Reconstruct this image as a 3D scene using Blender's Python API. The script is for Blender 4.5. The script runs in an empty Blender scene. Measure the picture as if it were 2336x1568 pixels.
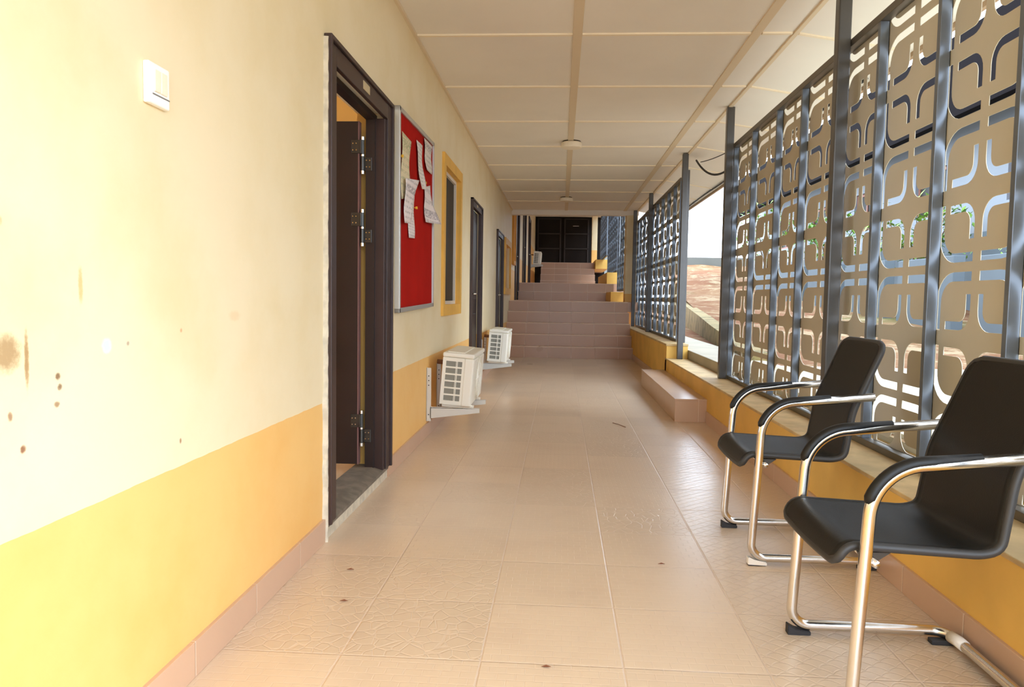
import bpy, bmesh, math, random
from mathutils import Vector, Matrix
random.seed(7)
C = bpy.context.scene.collection
SC = bpy.context.scene

# ------------------------------------------------------------------ camera
F_PX = 1700.0
EYE = Vector((0, 0, 1.05))
yv = Vector(((1279-1168)/F_PX, -(680-784)/F_PX, -1.0)).normalized()   # corridor axis seen from the camera
ra = math.radians(1.15)                                                 # the photographer's slight roll
xv = Vector((math.cos(ra), -math.sin(ra), 0)); xv.z = -(xv.x*yv.x+xv.y*yv.y)/yv.z; xv.normalize()
zv = xv.cross(yv)
cam_d = bpy.data.cameras.new('camera'); cam = bpy.data.objects.new('camera', cam_d); C.objects.link(cam)
cam.matrix_world = Matrix(((xv.x, xv.y, xv.z, 0), (yv.x, yv.y, yv.z, 0), (zv.x, zv.y, zv.z, EYE.z), (0, 0, 0, 1)))
cam_d.sensor_fit = 'HORIZONTAL'; cam_d.sensor_width = 36; cam_d.lens = F_PX/2336*36
cam_d.clip_start = 0.02; cam_d.clip_end = 400
SC.camera = cam

# ------------------------------------------------------------------ sky, sun, exposure
w = bpy.data.worlds.new('sky'); SC.world = w; w.use_nodes = True
bg = w.node_tree.nodes['Background']
bg.inputs['Color'].default_value = (0.82, 0.96, 1.14, 1)
bg.inputs['Strength'].default_value = 6.2
sun_d = bpy.data.lights.new('sun', 'SUN'); sun_d.energy = 1.8; sun_d.angle = math.radians(38); sun_d.color = (1, .95, .85)
sun = bpy.data.objects.new('sun', sun_d); C.objects.link(sun)
sun.rotation_euler = Vector((-0.86, 0.12, -0.42)).to_track_quat('-Z', 'Y').to_euler()
SC.view_settings.view_transform = 'Standard'; SC.view_settings.look = 'None'
SC.view_settings.exposure = 0.0; SC.view_settings.gamma = 1.0; SC.view_settings.use_curve_mapping = False
SC.cycles.max_bounces = 14; SC.cycles.diffuse_bounces = 8; SC.cycles.glossy_bounces = 5
SC.cycles.caustics_reflective = False; SC.cycles.caustics_refractive = False

# ------------------------------------------------------------------ helpers
def lin(c):
    return tuple((v/255/12.92 if v/255 <= .04045 else ((v/255+.055)/1.055)**2.4) for v in c) + (1,)

class NT:
    """short-hand for building a material's nodes"""
    def __init__(s, name, rough=.6, metal=0.0, spec=.5):
        s.m = bpy.data.materials.new(name); s.m.use_nodes = True
        s.t = s.m.node_tree; s.b = s.t.nodes['Principled BSDF']
        s.b.inputs['Roughness'].default_value = rough; s.b.inputs['Metallic'].default_value = metal
        s.b.inputs['Specular IOR Level'].default_value = spec
        s.pos = None
    def n(s, kind, **kw):
        nd = s.t.nodes.new(kind)
        for k, v in kw.items():
            if k in ('operation', 'data_type', 'blend_type', 'feature', 'distance', 'wave_type', 'rings_direction', 'bands_direction', 'noise_dimensions', 'interpolation_type', 'clamp'):
                setattr(nd, k, v)
            else:
                nd.inputs[k].default_value = v
        return nd
    def l(s, a, b): s.t.links.new(a, b)
    def P(s):
        if s.pos is None: s.pos = s.t.nodes.new('ShaderNodeNewGeometry').outputs['Position']
        return s.pos
    def xyz(s):
        q = s.t.nodes.new('ShaderNodeSeparateXYZ'); s.l(s.P(), q.inputs[0]); return q.outputs
    def math(s, op, a, b=0.0, c=None):
        nd = s.t.nodes.new('ShaderNodeMath'); nd.operation = op
        for i, v in enumerate((a, b) if c is None else (a, b, c)):
            if isinstance(v, (int, float)): nd.inputs[i].default_value = v
            else: s.l(v, nd.inputs[i])
        return nd.outputs[0]
    def mix(s, fac, a, b):
        nd = s.t.nodes.new('ShaderNodeMix'); nd.data_type = 'RGBA'
        for sock, v in ((nd.inputs['Factor'], fac), (nd.inputs['A'], a), (nd.inputs['B'], b)):
            if isinstance(v, (int, float, tuple)): sock.default_value = v
            else: s.l(v, sock)
        return nd.outputs['Result']
    def noise(s, scale, detail=3, rough=.5, vec=None):
        nd = s.n('ShaderNodeTexNoise', Scale=scale, Detail=detail, Roughness=rough)
        s.l(vec if vec is not None else s.P(), nd.inputs['Vector']); return nd.outputs['Fac']
    def ramp(s, v, lo, hi):
        nd = s.t.nodes.new('ShaderNodeMapRange'); nd.interpolation_type = 'SMOOTHSTEP'
        s.l(v, nd.inputs[0]); nd.inputs[1].default_value = lo; nd.inputs[2].default_value = hi; return nd.outputs[0]
    def color(s, v):
        if isinstance(v, tuple): s.b.inputs['Base Color'].default_value = v
        else: s.l(v, s.b.inputs['Base Color'])
    def rough(s, v): s.l(v, s.b.inputs['Roughness'])
    def bump(s, h, strength=.3, dist=.01):
        nd = s.t.nodes.new('ShaderNodeBump'); nd.inputs['Strength'].default_value = strength; nd.inputs['Distance'].default_value = dist
        s.l(h, nd.inputs['Height']); s.l(nd.outputs[0], s.b.inputs['Normal'])

def plain(name, rgb, rough=.6, metal=0.0, var=0.0, scale=6, spec=.5, bump=0.0, bscale=60):
    t = NT(name, rough, metal, spec); c = lin(rgb)
    if var:
        d = tuple(v*(1-var) for v in c[:3])+(1,)
        t.color(t.mix(t.ramp(t.noise(scale, 4), .3, .7), c, d))
    else: t.color(c)
    if bump: t.bump(t.noise(bscale, 3), bump, .004)
    return t.m

class MB:
    """collects shapes, links them as one mesh object"""
    def __init__(s): s.bm = bmesh.new(); s.smooth = False
    def box(s, x0, x1, y0, y1, z0, z1, bev=0.0, seg=2, M=None):
        t = bmesh.new(); bmesh.ops.create_cube(t, size=1)
        for v in t.verts:
            v.co = Vector((x0+(v.co.x+.5)*(x1-x0), y0+(v.co.y+.5)*(y1-y0), z0+(v.co.z+.5)*(z1-z0)))
        if bev: bmesh.ops.bevel(t, geom=t.edges[:], offset=bev, segments=seg, affect='EDGES', profile=.5)
        if M is not None: t.transform(M)
        s.add(t); return s
    def add(s, t, smooth=False):
        me = bpy.data.meshes.new('tmp'); t.to_mesh(me); t.free(); n0 = len(s.bm.faces)
        s.bm.from_mesh(me); bpy.data.meshes.remove(me)
        if smooth:
            s.bm.faces.ensure_lookup_table()
            for f in s.bm.faces[n0:]: f.smooth = True
    def prism(s, pts, axis, a, b, bev=0.0):
        """extrude a 2D polygon along an axis (0: pts are (y,z), 1: (x,z), 2: (x,y))"""
        t = bmesh.new()
        def co(p, h): return {0: (h, p[0], p[1]), 1: (p[0], h, p[1]), 2: (p[0], p[1], h)}[axis]
        va = [t.verts.new(co(p, a)) for p in pts]; vb = [t.verts.new(co(p, b)) for p in pts]
        t.faces.new(va); t.faces.new(vb[::-1]); k = len(pts)
        for i in range(k): t.faces.new((va[i], vb[i], vb[(i+1) % k], va[(i+1) % k]))
        bmesh.ops.recalc_face_normals(t, faces=t.faces[:])
        if bev: bmesh.ops.bevel(t, geom=t.edges[:], offset=bev, segments=2, affect='EDGES')
        s.add(t); return s
    def tube(s, path, r, n=12, closed=False, caps=True):
        t = bmesh.new(); P = [Vector(p) for p in path]; k = len(P); rings = []
        T = []
        for i in range(k):
            a = P[(i-1) % k] if (closed or i) else P[0]; b = P[(i+1) % k] if (closed or i < k-1) else P[-1]
            T.append((b-a).normalized())
        u = T[0].orthogonal().normalized()
        for i in range(k):
            u = (u - T[i]*u.dot(T[i])).normalized(); v = T[i].cross(u)
            rr = r[i] if isinstance(r, (list, tuple)) else r
            rings.append([t.verts.new(P[i]+(u*math.cos(2*math.pi*j/n)+v*math.sin(2*math.pi*j/n))*rr) for j in range(n)])
        for i in range(k if closed else k-1):
            A, B = rings[i], rings[(i+1) % k]
            off = 0
            if closed and i == k-1:
                off = min(range(n), key=lambda o: sum((A[j].co-B[(j+o) % n].co).length for j in range(n)))
            for j in range(n): t.faces.new((A[j], A[(j+1) % n], B[(j+1+off) % n], B[(j+off) % n]))
        if caps and not closed: t.faces.new(rings[0][::-1]); t.faces.new(rings[-1])
        s.add(t, True); return s
    def lathe(s, prof, c, axis='z', n=32):
        t = bmesh.new(); rows = []
        for r, h in prof:
            row = []
            for j in range(n):
                a = 2*math.pi*j/n; x, y = r*math.cos(a), r*math.sin(a)
                row.append(t.verts.new(Vector(c)+Vector({'z': (x, y, h), 'x': (h, x, y), 'y': (x, h, y)}[axis])))
            rows.append(row)
        for A, B in zip(rows, rows[1:]):
            for j in range(n): t.faces.new((A[j], A[(j+1) % n], B[(j+1) % n], B[j]))
        t.faces.new(rows[0]); t.faces.new(rows[-1])
        bmesh.ops.recalc_face_normals(t, faces=t.faces[:])
        s.add(t, False)
        return s
    def build(s, name, mat, parent=None, origin=None):
        me = bpy.data.meshes.new(name); s.bm.normal_update()
        if parent is None and origin is None and len(s.bm.verts):
            xs = [v.co for v in s.bm.verts]
            lo = [min(v[i] for v in xs) for i in range(3)]; hi = [max(v[i] for v in xs) for i in range(3)]
            origin = ((lo[0]+hi[0])/2, (lo[1]+hi[1])/2, lo[2])
        if parent is None:
            s.bm.transform(Matrix.Translation(-Vector(origin)))
        else:
            s.bm.transform(Matrix.Translation(-Vector(parent.get('_o', (0, 0, 0)))))
        s.bm.to_mesh(me); s.bm.free(); me.materials.append(mat)
        o = bpy.data.objects.new(name, me); C.objects.link(o)
        if parent is None: o.location = origin; o['_o'] = tuple(origin)
        else: o.parent = parent; o['_o'] = tuple(parent.get('_o', (0, 0, 0)))
        return o

def tag(o, label, cat, group=None, kind=None):
    o['label'] = label; o['category'] = cat
    if group: o['group'] = group
    if kind: o['kind'] = kind
    return o
def thing(name, label, cat, loc=(0, 0, 0), group=None):
    o = bpy.data.objects.new(name, None); C.objects.link(o); o.location = loc; o['_o'] = tuple(loc)
    o.empty_display_size = .1
    return tag(o, label, cat, group)
def struct(o): o['kind'] = 'structure'; return o
def dup(root, loc, label, group=None):
    r = root.copy(); C.objects.link(r); r.location = loc; r['label'] = label
    if group: r['group'] = group
    for ch in list(root.children):
        c = ch.copy(); C.objects.link(c); c.parent = r
        for g in list(ch.children):
            d = g.copy(); C.objects.link(d); d.parent = c
    return r

def fillet(pts, rad, n=8):
    P = [Vector(p) for p in pts]; out = [P[0]]
    for i in range(1, len(P)-1):
        r = rad[i] if isinstance(rad, (list, tuple)) else rad
        a = (P[i-1]-P[i]); b = (P[i+1]-P[i]); la, lb = a.length, b.length; a.normalize(); b.normalize()
        ang = a.angle(b)
        if r <= 0 or ang > 3.1: out.append(P[i]); continue
        d = min(r/math.tan(ang/2), la*.49, lb*.49)
        p0, p1 = P[i]+a*d, P[i]+b*d; rr = d*math.tan(ang/2)
        c = P[i]+(a+b).normalized()*(rr/math.sin(ang/2))
        v0, v1 = p0-c, p1-c; th = v0.angle(v1)
        for k in range(n+1):
            f = k/n
            out.append(c+(v0*math.sin((1-f)*th)+v1*math.sin(f*th))/math.sin(th))
    out.append(P[-1]); return out

def grid_wall(axis, a, b, u0, u1, z0, z1, holes):
    """a wall between planes axis=a and axis=b, spanning u (the other horizontal axis) and z, with rectangular holes"""
    us = sorted({u0, u1} | {h[i] for h in holes for i in (0, 1)}); zs = sorted({z0, z1} | {h[i] for h in holes for i in (2, 3)})
    us = [u for u in us if u0-1e-6 <= u <= u1+1e-6]; zs = [z for z in zs if z0-1e-6 <= z <= z1+1e-6]
    solid = {}
    for i in range(len(us)-1):
        for j in range(len(zs)-1):
            uc, zc = (us[i]+us[i+1])/2, (zs[j]+zs[j+1])/2
            solid[i, j] = not any(h[0] < uc < h[1] and h[2] < zc < h[3] for h in holes)
    m = MB(); bm = m.bm; V = {}
    def v(i, j, s):
        k = (i, j, s)
        if k not in V:
            h = a if s == 0 else b
            V[k] = bm.verts.new((h, us[i], zs[j]) if axis == 0 else (us[i], h, zs[j]))
        return V[k]
    for (i, j), f in solid.items():
        if not f: continue
        bm.faces.new((v(i, j, 0), v(i+1, j, 0), v(i+1, j+1, 0), v(i, j+1, 0)))
        bm.faces.new((v(i, j, 1), v(i, j+1, 1), v(i+1, j+1, 1), v(i+1, j, 1)))
        for di, dj, e in ((-1, 0, ((i, j), (i, j+1))), (1, 0, ((i+1, j+1), (i+1, j))), (0, -1, ((i+1, j), (i, j))), (0, 1, ((i, j+1), (i+1, j+1)))):
            if not solid.get((i+di, j+dj), False):
                (p, q), (r, t) = e
                bm.faces.new((v(p, q, 0), v(r, t, 0), v(r, t, 1), v(p, q, 1)))
    bmesh.ops.recalc_face_normals(bm, faces=bm.faces[:])
    return m

# ------------------------------------------------------------------ materials
CREAM = (235, 220, 184); DADO = (238, 193, 120)
def paint(name, dado_z, marks=False):
    t = NT(name, .55, 0, .35); X = t.xyz()
    c1, c2 = lin(CREAM), lin(DADO)
    n = t.ramp(t.noise(2.2, 5, .6), .35, .75)
    up = t.mix(n, c1, lin((228, 210, 166))); lo = t.mix(n, c2, lin((234, 183, 106)))
    col = t.mix(t.math('GREATER_THAN', t.math('ADD', X[2], t.math('MULTIPLY', t.noise(14, 2), .006)), dado_z+.003), lo, up)
    if marks:   # scuffs, screw holes and a torn sticker patch on the plaster beside the entrance
        for (y, z, ry, rz, cc, amt) in ((1.265, .935, .045, .045, (150, 115, 70), .75), (1.315, .92, .008, .07, (150, 112, 62), .8),
                (1.40, .88, .010, .010, (120, 90, 60), .9), (1.405, .858, .009, .009, (120, 90, 60), .9), (1.395, .825, .011, .008, (140, 105, 70), .8),
                (1.30, .755, .010, .010, (130, 80, 50), .9), (1.475, 1.06, .010, .05, (215, 170, 100), .7), (1.27, .82, .008, .012, (140, 100, 70), .8),
                (1.56, .93, .022, .022, (190, 232, 236), .8), (1.87, .66, .007, .01, (150, 105, 60), .8), (1.64, .93, .007, .007, (150, 130, 110), .7),
                (1.88, .95, .008, .008, (200, 140, 90), .7), (1.255, 1.17, .010, .012, (200, 160, 110), .6), (2.2, .98, .05, .02, (226, 196, 150), .5)):
            dy = t.math('DIVIDE', t.math('SUBTRACT', X[1], y), ry); dz = t.math('DIVIDE', t.math('SUBTRACT', X[2], z), rz)
            d = t.math('ADD', t.math('MULTIPLY', dy, dy), t.math('MULTIPLY', dz, dz))
            d = t.math('ADD', d, t.math('MULTIPLY', t.noise(70, 4, .7), 1.1))
            f = t.math('MULTIPLY', t.math('SUBTRACT', 1.0, t.ramp(d, .6, 1.5)), amt)
            col = t.mix(f, col, lin(cc))
    t.color(col); t.bump(t.noise(45, 4, .6), .12, .004)
    return t.m

def tile_mat(name, rgb, px=.41, py=.41, ox=.2, oy=3.31, emboss=True, ax=(0, 1), rough=.26):
    t = NT(name, rough, 0, .5); X = t.xyz()
    u = t.math('DIVIDE', t.math('SUBTRACT', X[ax[0]], ox), px); v = t.math('DIVIDE', t.math('SUBTRACT', X[ax[1]], oy), py)
    fu, fv = t.math('FRACT', u), t.math('FRACT', v)
    eu = t.math('MINIMUM', fu, t.math('SUBTRACT', 1.0, fu)); ev = t.math('MINIMUM', fv, t.math('SUBTRACT', 1.0, fv))
    e = t.math('MINIMUM', eu, ev); grout = t.math('LESS_THAN', e, .0052)
    cb = t.n('ShaderNodeCombineXYZ'); t.l(t.math('FLOOR', u), cb.inputs[0]); t.l(t.math('FLOOR', v), cb.inputs[1])
    wn = t.n('ShaderNodeTexWhiteNoise'); t.l(cb.outputs[0], wn.inputs['Vector'])
    c = lin(rgb); d = tuple(k*.90 for k in c[:3])+(1,)
    base = t.mix(wn.outputs['Value'], c, d)
    base = t.mix(t.math('MULTIPLY', t.ramp(t.noise(3.0, 5, .6), .45, .8), .22), base, lin((184, 152, 128)))
    h = None
    if emboss:
        # three embossed relief kinds: crackle, fine basket grid and fish-scale arcs, chosen tile by tile
        vo = t.n('ShaderNodeTexVoronoi', feature='DISTANCE_TO_EDGE', Scale=21.0); t.l(t.P(), vo.inputs['Vector'])
        crack = t.ramp(vo.outputs['Distance'], .02, .07)
        br = t.n('ShaderNodeTexBrick', Scale=1.0, **{'Mortar Size': .0022, 'Brick Width': .052, 'Row Height': .036, 'Mortar Smooth': .3}); t.l(t.P(), br.inputs['Vector'])
        grid = t.math('SUBTRACT', 1.0, br.outputs['Fac'])
        # fish-scale arcs
        su = t.math('FRACT', t.math('DIVIDE', X[0], .066)); 
        row = t.math('FLOOR', t.math('DIVIDE', X[1], .030))
        su2 = t.math('SUBTRACT', t.math('FRACT', t.math('ADD', t.math('DIVIDE', X[0], .066), t.math('MULTIPLY', row, .5))), .5)
        sv = t.math('FRACT', t.math('DIVIDE', X[1], .030))
        arc = t.math('ABSOLUTE', t.math('SUBTRACT', sv, t.math('SUBTRACT', .95, t.math('MULTIPLY', t.math('MULTIPLY', su2, su2), 3.4))))
        scale_ = t.ramp(arc, .04, .16)
        right = t.math('GREATER_THAN', X[0], .615)
        k = t.math('GREATER_THAN', wn.outputs['Value'], .55)
        hmid = t.math('ADD', t.math('MULTIPLY', crack, k), t.math('MULTIPLY', grid, t.math('SUBTRACT', 1.0, k)))
        h = t.math('ADD', t.math('MULTIPLY', hmid, t.math('SUBTRACT', 1.0, right)), t.math('MULTIPLY', scale_, right))
        base = t.mix(t.math('MULTIPLY', t.math('SUBTRACT', 1.0, h), .20), base, lin((232, 208, 186)))
    col = t.mix(grout, base, lin((216, 192, 170)))
    t.color(col)
    gh = t.ramp(e, .002, .012)
    if h is not None: gh = t.math('ADD', gh, t.math('MULTIPLY', h, .55))
    t.bump(gh, .45, .003)
    t.rough(t.math('ADD', rough, t.math('MULTIPLY', t.noise(1.5, 2), .06)))
    return t.m

M_WALL = paint('cream and yellow wall paint', .595, True)
M_WALL_A = paint('cream and yellow wall paint, first landing', 1.60)
M_WALL_B = paint('cream and yellow wall paint, second landing', 1.97)
M_WALL_C = paint('cream and yellow wall paint, top landing', 2.75)
M_PILLAR = paint('cream and yellow pillar paint', 1.15)
M_FLOOR = tile_mat('embossed beige floor tile', (220, 196, 168))
M_STEP = tile_mat('brown step tile', (184, 144, 114), .41, 10, .2, 0.5, False)
M_LAND = tile_mat('landing tile', (200, 160, 132), .41, .41, .2, .1, False)
M_TREAD = tile_mat('step tread tile paled for edge light', (226, 196, 168), .41, .41, .2, .1, False)  # treads coloured paler, standing for light caught along the nosings
M_SKIRT = tile_mat('skirting tile', (205, 170, 142), 10, .41, -5, 1.915, False)
M_BLOCK = tile_mat('beige block tile', (202, 170, 142), .6, .6, 1.2, 6.42, False)
M_CEIL = plain('cream ceiling board', (240, 236, 228), .7, 0, .05, 1.2)
M_BATTEN = plain('pale ceiling batten', (244, 232, 208), .6)
M_BATTEN2 = plain('beige ceiling batten', (224, 208, 180), .6)
M_FASCIA = plain('weathered fascia board', (176, 148, 118), .7, 0, .2, 8)
M_DOOR = plain('dark brown door steel', (40, 27, 24), .42, 0, .25, 5)
M_DOORF = plain('brown moulded door frame', (58, 38, 33), .42, 0, .22, 7)
M_DOOREDGE = plain('plum door edge', (122, 88, 86), .5)
M_PLASTER = plain('rough pale plaster', (214, 204, 182), .85, 0, .25, 22, .3, .5, 60)
M_SILL = plain('worn grey concrete sill', (128, 118, 104), .8, 0, .35, 14, .3, .4, 50)
M_STEEL = plain('brushed hinge steel', (80, 80, 78), .35, .8)
M_BRIGHT = plain('bright steel', (205, 205, 200), .22, 1.0)
M_FELT = plain('red felt', (176, 26, 18), .95, 0, .12, 5, .1)
M_ALU = plain('brushed aluminium', (198, 196, 190), .4, .7)
M_WHITEALU = plain('white window frame', (222, 214, 200), .45)
M_YEL = plain('yellow window surround', (236, 184, 82), .55, 0, .10, 6)
M_ORANGE = plain('orange window surround', (214, 150, 56), .6, 0, .1, 6)
M_PLINTH = plain('yellow low wall paint', (236, 190, 96), .55, 0, .14, 3, .35, .15, 40)
M_COPING = plain('worn ochre coping', (214, 184, 132), .65, 0, .25, 8, .3, .2, 30)
M_AC = plain('off-white air conditioner casing', (240, 236, 222), .45)
M_COIL = NT('grey condenser coil fins', .6)
_x = M_COIL.xyz(); _f = M_COIL.math('FRACT', M_COIL.math('MULTIPLY', _x[2], 120)); M_COIL.color(M_COIL.mix(_f, lin((112, 110, 100)), lin((158, 156, 144)))); M_COIL = M_COIL.m
M_BRKT = plain('galvanised bracket', (206, 204, 196), .5, .2)
M_HOLE = plain('dark bolt hole', (40, 38, 36), .8)
M_PIPE = plain('brown pipe lagging', (120, 78, 52), .8)
M_PLASTIC = plain('white switch plastic', (246, 246, 242), .35)
M_ROCK = plain('ivory rocker plastic', (240, 232, 208), .35)
M_GREYLINE = plain('grey seam', (120, 116, 110), .6)
M_FENCE = plain('blue-grey painted steel', (108, 116, 126), .3, .4, .15, 10)
M_POST = plain('dark grey painted steel', (84, 82, 80), .3, .3, .12, 9)
M_RAIL = plain('grey steel rail', (104, 98, 88), .38, .45)
M_PANEL = plain('taupe laser-cut sheet', (192, 185, 165), .5, 0, .06, 4)
M_LEATHER = plain('black leather', (14, 14, 14), .45, 0, 0, 1, .38, .10, 240)
M_PIPING = plain('black stitched edge', (48, 47, 47), .5)
M_CHROME = plain('chrome tube', (230, 226, 220), .2, 1.0)
M_RUBBER = plain('black rubber', (40, 40, 44), .6)
M_TAPE = plain('torn white tape', (236, 232, 226), .7)
M_CABLE = plain('black cable', (26, 24, 24), .6)
M_LAMP = plain('cream lamp plastic', (240, 230, 210), .45)
M_LAMPD = plain('lamp shadow gap', (70, 58, 44), .7)
M_PIN = plain('yellow pin', (244, 196, 60), .5)
M_STICK = plain('beige sticker', (196, 178, 140), .6)
M_DARKROOM = plain('dark brown gate sheet', (30, 24, 21), .75, 0, .2, 3, .2)
M_GATE = plain('dark brown gate bar', (40, 32, 28), .6)
M_CONC = plain('bright concrete', (186, 178, 160), .85, 0, .14, 2.5, .2, .3, 20)
M_BWALL = plain('grey boundary wall render', (104, 104, 98), .9, 0, .15, .6, .1)
M_KERB = NT('mossy concrete kerb', .85); M_KERB.color(M_KERB.mix(M_KERB.ramp(M_KERB.noise(3, 6, .7), .4, .7), lin((146, 126, 80)), lin((96, 86, 44)))); M_KERB = M_KERB.m
M_BBLUE = plain('pale blue plaster', (136, 142, 150), .7, 0, .06, 1)
M_BSLATE = plain('slate blue plaster', (92, 103, 110), .7, 0, .08, 1)
M_BDARK = plain('dark roof fascia', (24, 20, 21), .9, 0, 0, 1, .05)
M_BGLASS = plain('dark window glass', (46, 42, 36), .5, 0, 0, 1, .2)
M_BBROWN = plain('brown window frame', (150, 100, 84), .6)
M_LEAF = NT('green leaf', .5); M_LEAF.color(M_LEAF.mix(M_LEAF.ramp(M_LEAF.noise(3, 2), .3, .7), lin((70, 110, 40)), lin((140, 176, 70)))); M_LEAF = M_LEAF.m
M_STEM = plain('brown stem', (96, 70, 48), .8)
M_ROOMW = plain('ochre room wall', (226, 178, 92), .7)
M_TWIG = plain('dry twig', (120, 70, 44), .8)

# laterite hillside
t = NT('red laterite earth', .95, 0, .1)
e1 = t.mix(t.ramp(t.noise(.55, 6, .65), .35, .7), lin((116, 78, 54)), lin((132, 102, 74)))
e2 = t.mix(t.ramp(t.noise(.22, 5, .6), .55, .72), e1, lin((94, 96, 54)))
e3 = t.mix(t.math('MULTIPLY', t.ramp(t.noise(1.3, 8, .8), .5, .62), .8), e2, lin((160, 142, 112)))
t.color(e3); t.bump(t.noise(2.5, 6, .7), .6, .12); M_EARTH = t.m

# ------------------------------------------------------------------ floor, walls, ceiling
WX = -.985
m = MB(); m.box(-1.12, 1.28, -3.0, 13.0, -.15, 0); struct(m.build('floor', M_FLOOR))
D1 = (3.13, 4.14, .045, 2.05); W1 = (6.12, 7.18, .90, 2.20); D2 = (8.108, 8.992, 0, 2.06); D3 = (11.368, 12.372, 0, 2.02); W2 = (12.98, 14.12, 1.2, 2.0)
grid_wall(0, WX, WX-.16, -3.0, 14.6, -.1, 2.78, [D1, W1, D2, D3, W2]); 
struct(grid_wall(0, WX, WX-.16, -3.0, 14.6, -.1, 2.78, [D1, W1, D2, D3, W2]).build('wall_left', M_WALL))
m = MB()
for a, b in ((-3.0, 3.055), (4.21, 8.03), (9.06, 11.3), (12.44, 13.0)): m.box(WX-.004, WX+.012, a, b, 0, .1, .002)
struct(m.build('baseboard_left', M_SKIRT))

CZ = 2.75
m = MB(); m.box(-1.15, 1.45, -1.1, 14.75, CZ, CZ+.06); struct(m.build('ceiling', M_CEIL))
m = MB(); m.prism([(1.45, CZ), (2.17, 2.63), (2.17, 2.69), (1.45, CZ+.06)], 1, -1.1, 14.75); struct(m.build('ceiling', M_CEIL))
m = MB(); m.box(2.17, 2.2, -1.1, 14.75, 2.60, 2.80); struct(m.build('trim_1', M_FASCIA))
ti = [2]
def trim(m, mat): struct(m.build('trim_%d' % ti[0], mat)); ti[0] += 1
for k in range(-4, 8):
    y = 4.93+1.188*k
    m = MB(); m.box(-.98, .045, y-.016, y+.016, CZ-.011, CZ+.002, .003); trim(m, M_BATTEN)
    m = MB(); m.box(.105, 1.17, y-.016, y+.016, CZ-.011, CZ+.002, .003); trim(m, M_BATTEN)
    m = MB(); m.box(1.24, 1.43, y-.016, y+.016, CZ-.011, CZ+.002, .003); trim(m, M_BATTEN)
    m = MB(); m.prism([(1.47, CZ-.013), (2.15, 2.624), (2.15, 2.635), (1.47, CZ-.001)], 1, y-.014, y+.014); trim(m, M_BATTEN)
m = MB(); m.box(.045, .105, -1.1, 14.7, CZ-.009, CZ+.002, .002); trim(m, M_BATTEN2)
m = MB(); m.box(1.175, 1.235, -1.1, 14.7, CZ-.009, CZ+.002, .002); trim(m, M_BATTEN2)
m = MB(); m.box(1.435, 1.465, -1.1, 14.7, CZ-.014, CZ+.002, .002); trim(m, M_BATTEN2)
m = MB(); m.box(WX-.002, WX+.02, -1.1, 14.6, CZ-.02, CZ+.002, .003); trim(m, M_BATTEN2)

# low wall on the right, with coping and skirting
m = MB(); m.box(1.27, 1.66, -2.6, 6.95, -.1, .335); o = m.build('wall_right', M_PLINTH); struct(o)
m = MB(); m.box(1.266, 1.66, -2.6, 6.95, .335, .352, .004); m.box(1.266, 1.52, 6.95, 9.06, .335, .352, .004); struct(m.build('trim_%d' % ti[0], M_COPING)); ti[0] += 1
m = MB(); m.box(1.27, 1.52, 6.95, 9.06, -.1, .335); struct(m.build('wall_right', M_PLINTH))
m = MB(); m.box(1.27, 1.52, 8.95, 14.55, -.1, .50); struct(m.build('wall_right', M_PLINTH))
m = MB(); m.box(1.262, 1.525, 8.94, 14.55, .50, .525, .004); struct(m.build('trim_%d' % ti[0], M_COPING)); ti[0] += 1
m = MB(); m.box(1.258, 1.274, -2.6, 6.42, 0, .1, .002); m.box(1.258, 1.274, 9.15, 13.0, 0, .1, .002); struct(m.build('baseboard_right', M_SKIRT))
# pillar at the foot of the upper corridor
m = MB(); m.box(1.24, 1.46, 14.62, 14.95, 0, CZ, .004); struct(m.build('wall_pillar', M_PILLAR))

# upper corridor
UZ = 4.05
DA = (15.888, 17.012, .99, 3.12); DB = (18.988, 20.212, 1.39, 3.52); DC = (22.088, 23.212, 1.39, 3.37); WU = (14.95, 15.25, 1.7, 3.2)
struct(grid_wall(0, WX, WX-.16, 14.6, 17.25, .6, UZ, [DA]).build('wall_left', M_WALL_A))
struct(grid_wall(0, WX, WX-.16, 17.25, 24.0, .9, UZ, [DB, DC]).build('wall_left', M_WALL_B))
struct(grid_wall(0, WX, WX-.16, 24.0, 28.2, 1.5, UZ, []).build('wall_left', M_WALL_C))
m = MB(); m.box(-1.15, 1.6, 14.75, 28.4, UZ, UZ+.1); struct(m.build('ceiling', M_CEIL))
m = MB(); m.box(-1.15, 1.47, 14.6, 14.78, 2.66, UZ); struct(m.build('wall_lintel', M_CEIL))
m = MB(); m.box(WX, 1.5, 14.5, 17.0, .8, .99); struct(m.build('floor', M_LAND))
m = MB(); m.box(WX, 1.5, 17.3, 28.2, 1.2, 1.39); struct(m.build('floor', M_LAND))
m = MB(); m.box(-.65, 1.5, 24.5, 28.2, 2.0, 2.19); struct(m.build('floor', M_LAND))
m = MB(); m.box(-1.15, 1.6, 28.0, 28.2, 1.4, UZ+.05); struct(m.build('wall_end', M_DARKROOM))
m = MB(); m.box(1.06, 1.25, 26.6, 27.0, 2.1, UZ, .004); struct(m.build('wall_pillar', M_WALL_C))

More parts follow.
